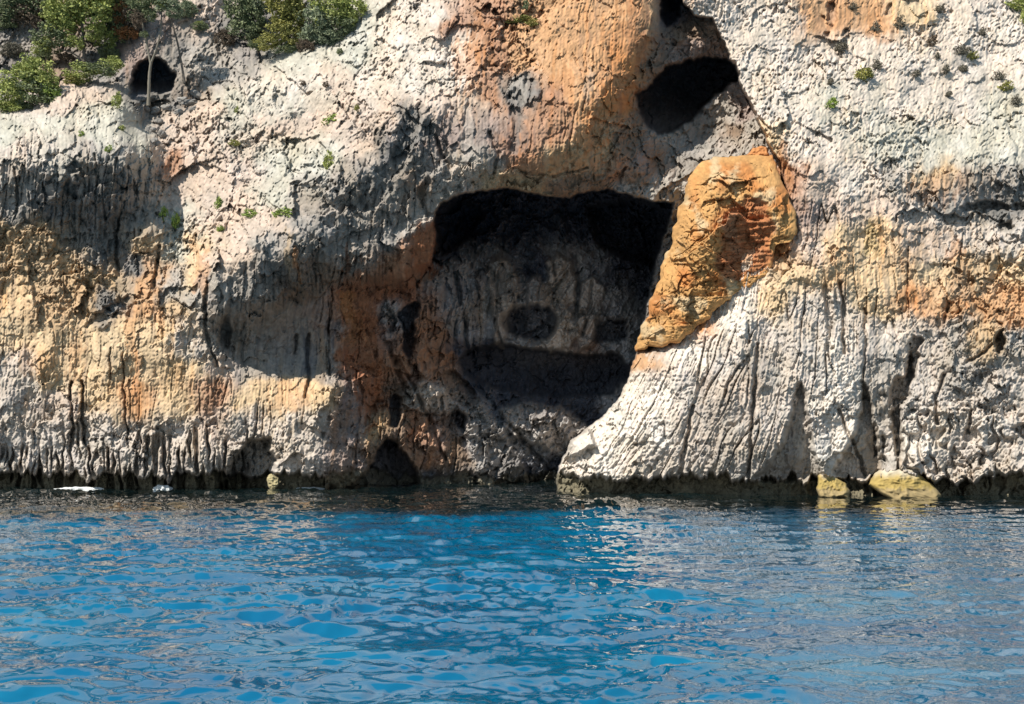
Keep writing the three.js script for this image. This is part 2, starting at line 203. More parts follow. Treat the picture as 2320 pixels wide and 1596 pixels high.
// hollows: outline, depth in metres, softness of the edge, colour painted as shade (as light on bulges), how much of it
const HOLLOWS = [
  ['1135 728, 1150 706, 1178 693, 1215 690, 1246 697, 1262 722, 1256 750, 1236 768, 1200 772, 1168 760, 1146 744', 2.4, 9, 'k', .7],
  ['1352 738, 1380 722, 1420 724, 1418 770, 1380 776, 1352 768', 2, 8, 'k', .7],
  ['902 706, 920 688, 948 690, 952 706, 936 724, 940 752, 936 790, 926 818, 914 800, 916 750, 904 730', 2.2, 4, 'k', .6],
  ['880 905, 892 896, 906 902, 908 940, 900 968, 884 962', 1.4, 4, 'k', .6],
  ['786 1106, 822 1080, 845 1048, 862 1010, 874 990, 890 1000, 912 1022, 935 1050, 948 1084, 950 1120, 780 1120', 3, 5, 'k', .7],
  ['498 1110, 520 1062, 540 1028, 562 998, 590 992, 612 996, 610 1020, 630 1040, 620 1062, 606 1080, 606 1112', 1.5, 7, 'D', .5],
  ['722 930, 744 922, 750 960, 730 990, 722 960', .5, 4, 'G', .2],
  ['2252 760, 2272 748, 2278 770, 2264 804, 2250 798, 2254 776', 1.2, 4, 'D', .3],
  ['1956 866, 1966 890, 1980 960, 1990 1010, 2000 1050, 1990 1080, 1900 1084, 1888 1072, 1912 1030, 1934 990, 1950 940', 1.5, 7, 'g', .3],
  ['1806 880, 1816 870, 1828 920, 1838 1000, 1866 1084, 1740 1090, 1712 1084, 1752 1040, 1776 1000, 1792 950', 1.3, 8, 'g', .4],
  ['2022 862, 2050 850, 2062 780, 2068 850, 2060 900, 2044 920, 2040 980, 2046 1024, 2034 1030, 2020 960, 2018 900', 1.4, 5, 'g', .3],
  ['2064 780, 2056 850, 2060 880, 2074 850, 2084 790, 2090 770, 2070 762', .9, 4, 'g', .3],
  ['1862 652, 1874 640, 1888 690, 1892 740, 1884 790, 1874 740', .5, 4, 'G', .1],
  ['2292 972, 2320 960, 2400 980, 2400 1010, 2320 992', .9, 5, 'D', .2],
  ['1876 6, 1892 0, 1896 30, 1888 66, 1876 44', .8, 4, 'D', .4], ['1914 66, 1926 62, 1922 84, 1908 80', .6, 3, 'D', .4], ['2048 0, 2086 -6, 2084 10, 2058 10', .6, 4, 'D', .4], ['2012 20, 2020 8, 2020 30, 2006 36', .5, 3, 'D', .4], ['1871 76, 1880 74, 1878 86, 1870 84', .5, 3, 'D', .4],
  ['496 740, 512 716, 524 740, 520 780, 506 796, 496 780', .9, 5, 'D', .3],
  ['250 690, 290 668, 306 690, 300 720, 270 716, 240 730, 214 738, 196 744, 200 720, 230 706', .7, 6, 'D', .4],
  ['140 424, 156 404, 176 420, 172 452, 152 440', .6, 4, 'D', .3], ['150 380, 170 366, 186 372, 176 392, 156 396', .5, 3, 'D', .3],
  ['2176 470, 2230 455, 2290 466, 2340 456, 2340 480, 2270 478, 2220 474, 2180 482', .8, 4, 'D', .4],
  ['2258 510, 2290 500, 2300 520, 2270 526', .5, 3, 'D', .3],
  ['832 396, 870 372, 900 392, 884 436, 850 470, 824 480, 812 450', .6, 9, 'D', .5],
  ['900 300, 926 250, 950 236, 960 260, 944 300, 930 350, 900 400, 886 380', .7, 8, 'D', .55],
  ['1150 220, 1168 196, 1182 210, 1180 300, 1172 350, 1156 350, 1162 280', .4, 5, 'D', .6],
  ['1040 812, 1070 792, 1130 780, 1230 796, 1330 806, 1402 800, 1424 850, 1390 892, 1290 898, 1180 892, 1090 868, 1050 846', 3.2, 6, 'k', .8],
  ['1100 600, 1130 582, 1166 600, 1176 660, 1150 720, 1142 790, 1118 780, 1122 720, 1108 660', -1.1, 6, 'S', .55],
  ['1238 596, 1262 574, 1290 590, 1306 640, 1300 690, 1280 700, 1260 670, 1244 640', -1.0, 5, 'S', .6], ['1190 640, 1216 620, 1234 650, 1236 684, 1200 690, 1184 670', -.6, 4, 'S', .4],
  ['1318 640, 1340 626, 1372 650, 1362 700, 1340 780, 1310 800, 1306 740', -.9, 4, 'S', .5], ['1260 740, 1290 700, 1310 760, 1290 790, 1220 792, 1180 786, 1240 776', -.7, 4, 'S', .5],
  ['1130 930, 1190 910, 1270 920, 1330 960, 1350 1010, 1290 1040, 1220 1010, 1160 990', -1.2, 7, 'S', .45], ['1040 930, 1080 900, 1130 960, 1180 1040, 1200 1100, 1090 1110, 1060 1020', -.9, 6, 'G', .4],
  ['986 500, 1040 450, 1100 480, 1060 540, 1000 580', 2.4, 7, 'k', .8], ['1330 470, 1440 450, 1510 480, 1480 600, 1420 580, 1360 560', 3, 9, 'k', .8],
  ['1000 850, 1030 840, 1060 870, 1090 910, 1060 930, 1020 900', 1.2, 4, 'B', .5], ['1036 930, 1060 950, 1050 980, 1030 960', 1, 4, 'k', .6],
].map(([p, depth, soft, c, k]) => ({ f: poly(p), depth, soft, c: PAL[c], k }));
const CRACKS = [
  ['160 868, 158 900, 164 960, 158 1010, 160 1040', 3, .6], ['184 866, 190 900, 184 950, 192 1000, 206 1040', 3, .7], ['278 800, 280 880, 286 960, 292 1020', 2, .35], ['248 790, 248 860', 2, .3],
  ['700 760, 696 820, 700 860, 690 900', 4, .5], ['745 720, 744 800, 748 850', 3, .5], ['672 760, 668 800', 3, .5], ['753 650, 750 720, 742 760', 2, .4],
  ['1905 640, 1912 700, 1912 760, 1914 800', 4, .7], ['1640 900, 1660 850, 1684 820', 3, .4], ['1718 780, 1712 860, 1704 930, 1700 1020, 1696 1080', 4, .6], ['1570 920, 1560 980, 1545 1040, 1540 1080', 5, .6],
  ['1900 930, 1920 980, 1950 1040, 1964 1110', 4, .6], ['2000 990, 2004 1040, 2002 1100', 3, .5], ['2030 1000, 2034 1050, 2030 1096', 3, .5], ['1960 700, 1962 780, 1956 860', 3, .4], ['2060 560, 2054 640, 2060 720', 2, .3],
  ['1620 760, 1604 800, 1606 850', 3, .35], ['470 640, 462 700, 468 760, 490 830', 4, .5], ['360 560, 352 620, 350 660', 4, .5], ['1030 620, 1046 700, 1060 800', 5, .8], ['1252 590, 1262 650, 1250 690', 4, .6], ['1300 580, 1312 650, 1306 720', 4, .6],
  ['1340 640, 1336 700, 1320 760', 4, .6], ['1105 600, 1128 660, 1122 730, 1140 790', 4, .7], ['900 820, 940 880, 975 960, 1010 1040', 5, .7], ['1060 840, 1100 900, 1180 990, 1240 1060', 5, .8], ['1000 900, 1004 960', 3, .5], ['950 940, 1000 944', 3, .4],
  ['880 780, 900 840, 930 900', 6, .8], ['1180 390, 1250 400, 1330 380', 3, .3], ['2130 640, 2150 690, 2140 730', 3, .4], ['2190 820, 2230 800, 2270 760', 4, .5], ['2140 850, 2120 900, 2126 960', 4, .6], ['2200 930, 2196 980', 4, .6], ['2080 1000, 2090 1050', 4, .5],
  ['270 500, 262 560, 268 620', 4, .5], ['100 370, 96 420, 104 460', 3, .4], ['30 380, 40 440, 36 480', 3, .4], ['215 350, 220 410, 212 460', 3, .4], ['1300 120, 1330 200, 1320 250', 2, .2], ['1110 300, 1128 350, 1120 392', 4, .5], ['986 306, 1000 350, 1022 380', 4, .5],
].map(([p, w, depth]) => ({ f: line(p), w, depth }));
// stains and lichen that have a shape of their own: x y half-width half-height colour strength
const STAINS = `1180 270 14 90 D 0.56;1172 200 22 30 G .6;960 330 30 70 D 0.45;930 300 24 60 D 0.52;1060 300 14 60 G .5;1110 350 14 40 D 0.38;1330 190 10 50 G .3;1090 300 30 60 D 0.26;1000 340 18 50 D 0.38;1280 180 30 30 O .4;1420 120 40 110 O .45;1340 290 40 60 O .5;1260 370 110 26 O .25;1060 150 40 60 O .4;1120 80 50 40 R .3;1090 90 30 60 O .35;1440 60 30 90 R .35;1180 330 60 60 R .2;960 560 28 60 R .7;800 720 34 130 R .6;780 690 22 40 O .5;830 860 30 110 R .6;870 650 60 40 R .4;930 600 50 40 R .45;170 820 18 60 o .5;310 850 10 60 O .45;300 770 14 50 O .35;360 720 12 40 O .35;660 900 50 40 O .3;620 960 50 30 C .3;300 900 40 40 O .2;430 740 26 50 C .3;120 700 80 60 o .3;60 820 70 30 o .3;460 620 20 60 O .4;440 560 18 30 o .4;1080 690 22 80 B .3;980 760 26 90 r .3;960 910 30 30 p .4;1010 920 20 30 S .5;1340 760 12 40 r .4;1500 60 30 60 k 0.22;1700 400 20 60 O .4;1780 420 18 60 O .45;1810 430 26 80 r .35;1780 360 14 40 O .5;1970 550 16 40 Y .4;2170 570 24 30 O .4;2220 420 60 40 B .4;2120 430 60 40 r .35;2300 410 40 50 g .4;2260 690 50 40 o .4;2030 580 60 50 o .25;1900 600 60 50 O .2;2060 640 14 60 R .2;2180 640 30 40 r .3;1990 60 40 40 O .4;1900 40 30 50 O .3;1860 60 20 40 r .4;2300 60 60 40 L .4;2050 330 60 60 w .6;1930 300 40 50 w .5;1980 240 30 60 w .5;2260 300 60 30 w .5;2200 360 70 30 w .5;1890 900 40 110 L .7;1900 780 36 40 L .7;1560 790 70 60 L .5;1480 900 60 50 L .4;2080 1000 50 60 L .5;2240 970 60 50 L .4;1990 860 30 60 G .5;660 140 60 40 w .5;600 230 70 50 w .5;720 230 60 30 w .4;540 300 60 50 w .4;430 500 40 40 w .5;400 560 18 50 w .6;620 420 60 40 w .4;110 230 80 24 p .4;60 270 40 20 w .5;250 300 50 30 w .5;530 145 70 45 g .5;450 160 40 50 G .5;390 380 30 22 r .6;380 300 50 30 p .5;340 90 40 60 M .5;370 130 40 60 g .5;560 120 50 30 k 0.22;620 610 50 60 D 0.22;560 700 60 50 D 0.22;700 620 40 40 D 0.22;660 570 12 60 T .5;676 600 8 30 O .5;600 850 60 20 G .4;700 800 14 60 k 0.30;690 820 9 50 k 0.38;750 780 8 70 k 0.30;640 760 40 40 M .3;250 560 50 60 D 0.38;200 500 80 40 D 0.30;290 640 20 40 g .4;110 460 70 30 D 0.22;130 360 60 40 w .3;2200 880 60 40 G .4;1650 900 60 60 p .3;1600 980 60 60 p .25;1700 900 50 70 p .3;560 1060 60 30 k 0.22;1850 1060 30 30 D 0.22;1330 1000 60 40 L .4`.split(';').map((s) => { const v = s.split(' '); return { x: +v[0], y: +v[1], w: +v[2], h: +v[3], c: PAL[v[4]], k: +v[5] }; });

const F1 = new Float32Array(10), F2 = new Float32Array(10), OUT = { d: 0, r: 0, g: 0, b: 0, part: 0 };
const mixField = (a, b, t) => { for (let k = 0; k < 10; k++) a[k] += (b[k] - a[k]) * t; };
function surf(x, y, fine = true) {
  const n1 = n2(x / 70, y / 70), nn = n2(x / 70 + 40, y / 70 - 13), n3 = n2(x / 22 + 7, y / 26), n4 = n2(x / 22 - 50, y / 26 + 31);
  const wx = x + n1 * 26 + n3 * 11 + n2(x / 9, y / 12) * 9 + n2(x / 5, y / 30) * 5, wy = y + nn * 26 + n4 * 13;
  FACE(x, y, wx, wy, F1);
  const ragged = n3 * 3.2 + n2(x / 9 + 3, y / 9) * 1.8;
  OUT.part = 0;
  let rim = 0;
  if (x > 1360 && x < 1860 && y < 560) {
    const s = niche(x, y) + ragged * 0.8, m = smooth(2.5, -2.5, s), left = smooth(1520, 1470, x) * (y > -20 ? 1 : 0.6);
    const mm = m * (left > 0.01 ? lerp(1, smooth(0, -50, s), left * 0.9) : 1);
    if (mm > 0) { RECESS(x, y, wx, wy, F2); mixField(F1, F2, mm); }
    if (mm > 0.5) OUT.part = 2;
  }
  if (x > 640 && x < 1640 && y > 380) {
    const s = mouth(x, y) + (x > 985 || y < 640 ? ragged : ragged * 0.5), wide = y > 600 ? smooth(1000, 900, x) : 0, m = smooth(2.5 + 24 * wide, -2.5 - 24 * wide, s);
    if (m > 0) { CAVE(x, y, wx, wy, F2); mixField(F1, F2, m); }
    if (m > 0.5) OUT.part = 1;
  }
  let d = F1[0], r = F1[1], g = F1[2], b = F1[3];
  const tr = F1[4], tf = F1[5], ts = F1[6], td = F1[7], tb = F1[8], tq = F1[9];
  // broad swell and the grain of each kind of rock
  const slant = x + (y - 600) * 0.05 + n1 * 5 * (x > 1250 && y > 600 ? 0.4 : 1) + nn * 4, apron = x > 1250 && y > 600 ? (x - 1860) * (y - 640) * -0.0009 : 0, fx = slant + apron + n3 * 1.2;
  let q = fbm(x / 210, y / 190) * 0.75 + n2(x / 74 + 5, y / 90) * 0.3;
  if (fine) {
    const l1 = lump(wx / 34, wy / 42), l2 = lump(x / 15 + n3, y / 20 + n4), l3 = lump(x / 7.2 + 9, y / 9.5), calm = smooth(-0.35, 0.3, nn + n3 * 0.3), wide = smooth(0.15, 0.6, n1 + 0.3);
    const up1 = lump(fx / 14, y / 190 + n3 * 0.1), up2 = lump(fx / 7 + 40, y / 75), up3 = groove(fx / 34 + 11, y / 260), crev = smooth(0.075, 0.02, Math.abs(n2(fx / 30 - 9, y / 240 + 3)) + (n3 > 0.1 ? 0.03 : 0));
    const fa = facets((wx + x) / 190, (wy + y) / 190), fb = facets(wx / 40 + 9, wy / 48 + 3), fc = facets(x / 17 + 31, y / 22), pits = smooth(0.36, 0.62, n2(x / 8.5 + 70, y / 11));
    const rough = x > 1600 ? 0.6 : 1;
    q += fa * 0.55 * (tr + td * 0.6 + tb) ;
    const loud = 0.45 + 0.85 * smooth(-0.4, 0.5, n2(x / 150 + 51, y / 120 - 8) + n4 * 0.25);
    const band = smooth(-0.25, 0.35, n2(fx / 60 + 21, y / 150 - 6) + n3 * 0.3);
    const l4 = lump(fx / 8.5 + 3, y / 300), l5 = lump(fx / 4.6 + 60, y / 170 + 5), l6 = lump(fx / 20 - 8, y / 380 + 2), soft = x > 1600 ? 1 : 0.5;
    if (tr > 0.02) q += tr * loud * ((fb * 0.46 + fc * 0.3) * rough + l1 * 0.08 + l2 * 0.13 * soft + l3 * 0.1 - pits * 0.24);
    if (tf > 0.02) q += tf * (l6 * (0.03 + 0.13 * band) + l4 * (0.03 + 0.11 * (1 - band) * calm) + l5 * 0.07 * calm - crev * 0.34 * (0.3 + band) + fb * 0.2 + fc * 0.13 * loud + l3 * 0.06 + l2 * 0.05 - pits * 0.12);
    if (ts > 0.02) q += ts * (l6 * 0.06 * band + l4 * 0.045 * calm + l5 * 0.025 - crev * 0.2 * band + fb * 0.24 * loud + fc * 0.15 * loud + l3 * 0.04 - pits * 0.1 * calm);
    if (td > 0.02) q += td * (up3 * 0.16 + l6 * 0.14 + l4 * 0.1 * loud - crev * 0.22 + fb * 0.46 + fc * 0.3 + l2 * 0.05 + l3 * 0.07 * loud);
    if (tb > 0.02) { const [e, id] = cells(wx / 58, wy / 62); q += tb * ((id - 0.5) * 0.3 + smooth(0, 0.1, e) * 0.1 + fb * 0.5 + fc * 0.28 + l2 * 0.1 + l3 * 0.09 * loud - pits * 0.12); }
    if (x < 580 && y > 930) q -= smooth(0.02, 0.36, n2(x / 10.5 + n3 * 0.5, y / 105 + 4) + 0.1 * n4) * smooth(945, 1050, y + nn * 40) * 0.75 * smooth(600, 540, x);
    if (x > 1980 && y > 900) q -= smooth(0.1, 0.42, n2(x / 17 + n3, y / 46 + 14)) * 0.5 * smooth(900, 980, y);
    if (tq > 0.02) q += tq * (l2 * 0.12 + l3 * 0.1);
  }
  d += OUT.part === 1 ? q * 1.9 : q;
  // colour: mottling, streaks of rust and soot that run down with the water, pale lichen
  const m1 = fbm(x / 46 + 3, y / 52 + 8), m2 = n2(x / 13 + 1, y / 17), m3 = n2(x / 5.5, y / 6.5 + 2);
  const streak = n2(fx / 10 + 60, y / 190), streak2 = n2(fx / 5 - 20, y / 90 + 4), str = clamp(ts * 1.1 + tf * 0.8 + td + tb * 0.3, 0, 1);
  const br = 1 + m1 * 0.22 + m2 * 0.17 + m3 * 0.19 + streak2 * 0.14 * str;
  r *= br * (1 + nn * 0.05 + m2 * 0.02); g *= br; b *= br * (1 - nn * 0.06 + m1 * 0.05);
  const dark = smooth(0.2, 0.75, streak + m1 * 0.35) * str * 0.5; r = lerp(r, r * 0.42 + 0.015, dark); g = lerp(g, g * 0.42 + 0.015, dark); b = lerp(b, b * 0.46 + 0.02, dark);
  const rust = smooth(0.2, 0.7, n2(fx / 17 - 31, y / 150 + 9) + m1 * 0.3) * clamp(ts + td * 0.3, 0, 1) * 0.45; g = lerp(g, g * 0.72, rust); b = lerp(b, b * 0.42, rust);
  const pale = smooth(0.28, 0.6, m1 * 0.8 + m3 * 0.3) * clamp(tr + tf * 0.6, 0, 1) * 0.4; r = lerp(r, 0.50, pale); g = lerp(g, 0.46, pale); b = lerp(b, 0.40, pale);
  for (const s of STAINS) {
    const dx = (wx * 0.5 + x * 0.5 - s.x) / s.w, dy = (wy * 0.5 + y * 0.5 - s.y) / s.h; if (dx > 1.3 || dx < -1.3 || dy > 1.3 || dy < -1.3) continue;
    const e = Math.sqrt(dx * dx + dy * dy) + m1 * 0.5 + m2 * 0.42 + streak2 * 0.4 + n2(fx / 14 + s.x, y / 240) * 0.4, k = smooth(1.0, 0.72, e) * s.k; r = lerp(r, s.c[0] * br, k); g = lerp(g, s.c[1] * br, k); b = lerp(b, s.c[2] * br, k);
  }
  const hole = (f, deep, soft, c, k, part) => { const s = f(x, y) + ragged * 1.4 + m2 * 2.5; if (s < soft) { const m = smooth(soft, -soft, s), e = Math.min(soft, 4), mk = smooth(e, -e, s) * k; d -= deep * m; r = lerp(r, c[0] * br, mk); g = lerp(g, c[1] * br, mk); b = lerp(b, c[2] * br, mk); if (part && m > 0.5) OUT.part = part; } };  // also tints it: shade painted into recesses, light onto bulges
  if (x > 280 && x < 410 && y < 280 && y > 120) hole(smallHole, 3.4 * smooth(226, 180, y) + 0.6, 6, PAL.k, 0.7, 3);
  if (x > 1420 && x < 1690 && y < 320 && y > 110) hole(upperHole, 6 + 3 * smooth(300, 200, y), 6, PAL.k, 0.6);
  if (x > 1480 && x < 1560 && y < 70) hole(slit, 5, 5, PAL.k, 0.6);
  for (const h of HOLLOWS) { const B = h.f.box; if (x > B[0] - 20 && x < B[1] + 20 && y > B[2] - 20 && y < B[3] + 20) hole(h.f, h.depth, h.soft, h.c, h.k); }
  if (fine) for (const c of CRACKS) { const s = c.f(x + n3 * 4, y + n4 * 3, 14); if (s < c.w * 2) d -= c.depth * smooth(c.w * 1.6, c.w * 0.2, s + m3 * 1.2); }
  // the notch that the sea has cut, its lip hung with drips, dark with weed below
  const scallop = Math.abs(n2(x / 44, 3.3)) * 26 - 8 + Math.abs(n2(x / 17, 9.1)) * 9;
  const lip = (x < 1262 ? 1070 : 1078) + scallop + (n2(x / 12, 7.7) * 9 + n2(x / 6, 1.7) * 4) * (tf * 0.9 + 0.2) + n2(x / 150, 1) * 13 + n3 * 3;
  const open = x < 736 || x > 1262 ? 1 : 0.25, cut = smooth(lip - 1, lip + 7, y) * open;
  d -= cut * (x < 1262 ? 1.4 : 1.7) * (x > 1262 && x < 1420 ? smooth(1255, 1420, x) * 0.6 + 0.4 : 1);
  d += smooth(1105, 1135, y) * open * 0.6;
  const weed = smooth(lip + 1, lip + 9, y) * (open > 0.5 ? 0.93 : 0.45) + smooth(1040, 1100, y + m1 * 20) * (open < 0.5 ? 0.3 : 0); r = lerp(r, PAL.A[0] * br, weed); g = lerp(g, PAL.A[1] * br, weed); b = lerp(b, PAL.A[2] * br, weed);
  OUT.d = d; OUT.r = clamp(r, 0.01, 0.85); OUT.g = clamp(g, 0.01, 0.85); OUT.b = clamp(b, 0.01, 0.85);
  return OUT;
}

// ---------------------------------------------------------------- names
const taken = new Map();
function numbered(n) { const k = taken.get(n) ?? 0; taken.set(n, k + 1); return k ? `${n}_${String(k).padStart(3, '0')}` : n; }
function tag(o, label, category, group, kind) { Object.assign(o.userData, { label }); if (category) o.userData.category = category; if (group) o.userData.group = group; if (kind) o.userData.kind = kind; return o; }
function shaded(o) { o.castShadow = o.receiveShadow = true; return o; }
function thing(name, label, category, p, group) { const o = new THREE.Group(); o.name = numbered(name); o.position.set(...p); scene.add(o); return tag(o, label, category, group); }
function part(name, geometry, material, parent, label) { const m = shaded(new THREE.Mesh(geometry, material)); m.name = name; if (label) m.userData.label = label; parent.add(m); return m; }

// ---------------------------------------------------------------- the cliff
const rock = new THREE.MeshStandardMaterial({ vertexColors: true, roughness: 0.95, metalness: 0 }); rock.name = 'limestone';
{
  const axis = (a, b, c, d, fine, coarse) => { const v = []; for (let x = a; x < b; x += coarse) v.push(x); for (let x = b; x < c; x += fine) v.push(x); for (let x = c; x <= d; x += coarse) v.push(x); return v; };
  const xs = axis(-1700, -60, 2380, 4000, 1.85, 22), ys = axis(-1500, -60, 1142, 1190, 1.85, 16), nx = xs.length, ny = ys.length;
  const pos = new Float32Array(nx * ny * 3), col = new Float32Array(nx * ny * 3), nor = new Float32Array(nx * ny * 3), kind = new Uint8Array(nx * ny);
  for (let j = 0, k = 0; j < ny; j++) for (let i = 0; i < nx; i++, k++) {
    const s = surf(xs[i], ys[j], xs[i] > -80 && xs[i] < 2400 && ys[j] > -80), p = at(xs[i], ys[j], s.d);
    pos.set(p, k * 3); col[k * 3] = s.r; col[k * 3 + 1] = s.g; col[k * 3 + 2] = s.b;
    kind[k] = s.part || (xs[i] > 1255 + Math.max(0, 1000 - ys[j]) * 0.35 && ys[j] > 600 ? 4 : 0);
  }
  const V = (k, o) => pos[k * 3 + o];
  for (let j = 0; j < ny; j++) for (let i = 0; i < nx; i++) {
    const l = j * nx + Math.max(0, i - 1), r = j * nx + Math.min(nx - 1, i + 1), u = Math.max(0, j - 1) * nx + i, w = Math.min(ny - 1, j + 1) * nx + i;
    const ax = V(r, 0) - V(l, 0), ay = V(r, 1) - V(l, 1), az = V(r, 2) - V(l, 2), bx = V(u, 0) - V(w, 0), by = V(u, 1) - V(w, 1), bz = V(u, 2) - V(w, 2);
    const x = ay * bz - az * by, y = az * bx - ax * bz, z = ax * by - ay * bx, n = Math.hypot(x, y, z) || 1, k = (j * nx + i) * 3;
    nor[k] = x / n; nor[k + 1] = y / n; nor[k + 2] = z / n;
  }
  const quads = [[], [], [], [], []];
  for (let j = 0; j < ny - 1; j++) for (let i = 0; i < nx - 1; i++) { const a = j * nx + i; quads[kind[a]].push(a); }
  const cliff = new THREE.Group(); cliff.name = 'cliff'; cliff.userData.kind = 'structure'; scene.add(cliff);
  tag(cliff, 'pale limestone sea cliff with rust and grey streaks rising from the water');
  const map = new Int32Array(nx * ny);
  quads.forEach((list, n) => {
    map.fill(-1); const idx = new Uint32Array(list.length * 6), src = []; let o = 0;
    const v = (k) => { if (map[k] < 0) { map[k] = src.length; src.push(k); } return map[k]; };
    for (const a of list) { const A = v(a), B = v(a + 1), C = v(a + nx), D = v(a + nx + 1); idx[o++] = A; idx[o++] = C; idx[o++] = B; idx[o++] = B; idx[o++] = C; idx[o++] = D; }
    const take = (from) => { const t = new Float32Array(src.length * 3); src.forEach((k, i) => { t[i * 3] = from[k * 3]; t[i * 3 + 1] = from[k * 3 + 1]; t[i * 3 + 2] = from[k * 3 + 2]; }); return new THREE.BufferAttribute(t, 3); };
    const g = new THREE.BufferGeometry(); g.setAttribute('position', take(pos)); g.setAttribute('normal', take(nor)); g.setAttribute('color', take(col)); g.setIndex(new THREE.BufferAttribute(idx, 1));
    part(['rock_face', 'sea_cave', 'upper_cave', 'small_cave', 'rock_apron'][n], g, rock, cliff, ['streaked pale and orange limestone face', 'large dark cave open to the sea', 'dark cave recess high above the sea cave', 'small dark cave behind the forked tree', 'white fluted rock spreading down to the water'][n]);
  });
}

// ---------------------------------------------------------------- sea
{
  const rs = [], as = [];
  for (let r = 0.5; r < 9; r *= 1.2) rs.push(r);
  for (let v = 1900; v > 1096 - 945; ) { rs.push(FOCAL * EYE / v); v -= v > 680 ? 40 : v > 420 ? 2.4 : v > 240 ? 1.7 : 1.2; }
  for (let r = rs[rs.length - 1] * 1.04; r < 4000; r *= 1.3) rs.push(r);
  const fine = 0.54, N = 860;
  for (let i = 0; i <= N; i++) as.push(-fine + 2 * fine * i / N);
  for (let i = 1; i < 60; i++) as.push(fine + (2 * Math.PI - 2 * fine) * i / 60);
  const R = rng(5), waves = [];
  for (let i = 0; i < 64; i++) {
    const L = 0.2 * Math.pow(i < 8 ? 22 : 10, Math.pow(R(), 1.15)), th = (R() - 0.5) * (R() < 0.3 ? 2.2 : 1.2) + 0.22, k = 2 * Math.PI / L;
    waves.push([Math.sin(th) * k, Math.cos(th) * k, R() * 6.283, 0.0128 * Math.pow(L, 0.97) * (0.6 + R() * 0.8)]);
  }
  const height = (x, z, detail) => {
    const wx = x + 0.4 * n2(x / 2.6, z / 2.2) + 0.15 * n2(x / 0.8, z / 0.7 + 9), wz = z + 0.5 * n2(x / 2.4 + 30, z / 2) + 0.15 * n2(x / 0.75 + 4, z / 0.7);
    let h = 0; for (const w of waves) { const s = Math.sin(w[0] * wx + w[1] * wz + w[2]); h += w[3] * (s + 0.35 * s * s); }
    const gust = (0.75 + 0.5 * n2(x / 9, z / 7 + 3)) * lerp(1, 0.36, smooth(-1, 6, x + z * 0.16));       // calmer in the lee of the right wall
    return h * gust + 0.016 * groove(x / 0.8 + z * 0.3, z / 0.34) + 0.012 * groove(x / 2.6 - z * 0.2, z / 1.3);
  };
  const nr = rs.length, na = as.length, pos = new Float32Array((nr * na) * 3), col = new Float32Array(nr * na * 3), idx = [];
  for (let j = 0, o = 0; j < nr; j++) for (let i = 0; i < na; i++, o += 3) {
    const x = Math.sin(as[i]) * rs[j], z = -Math.cos(as[i]) * rs[j], front = i <= N && rs[j] > 6 && rs[j] < 70;
    pos[o] = x; pos[o + 2] = z; pos[o + 1] = front ? height(x, z) * (rs[j] < 9 ? (rs[j] - 6) / 3 : 1) : 0;
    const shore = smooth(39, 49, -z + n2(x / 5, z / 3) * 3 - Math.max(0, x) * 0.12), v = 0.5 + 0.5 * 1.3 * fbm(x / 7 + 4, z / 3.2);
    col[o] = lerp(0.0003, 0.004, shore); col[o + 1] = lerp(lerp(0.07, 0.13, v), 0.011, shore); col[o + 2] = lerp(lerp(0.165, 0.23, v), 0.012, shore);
  }
  for (let j = 0; j < nr - 1; j++) for (let i = 0; i < na; i++) { const a = j * na + i, b = j * na + (i + 1) % na, c = a + na, d = b + na; idx.push(a, b, c, b, d, c); }
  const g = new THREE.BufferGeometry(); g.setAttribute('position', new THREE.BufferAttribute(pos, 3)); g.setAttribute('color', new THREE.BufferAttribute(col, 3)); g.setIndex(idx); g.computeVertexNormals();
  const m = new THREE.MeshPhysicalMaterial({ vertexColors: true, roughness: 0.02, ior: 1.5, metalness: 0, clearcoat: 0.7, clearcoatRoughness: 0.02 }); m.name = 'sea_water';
  const sea = shaded(new THREE.Mesh(g, m)); sea.name = 'sea'; scene.add(sea); tag(sea, 'choppy blue sea in front of the cliff', null, null, 'structure');
}

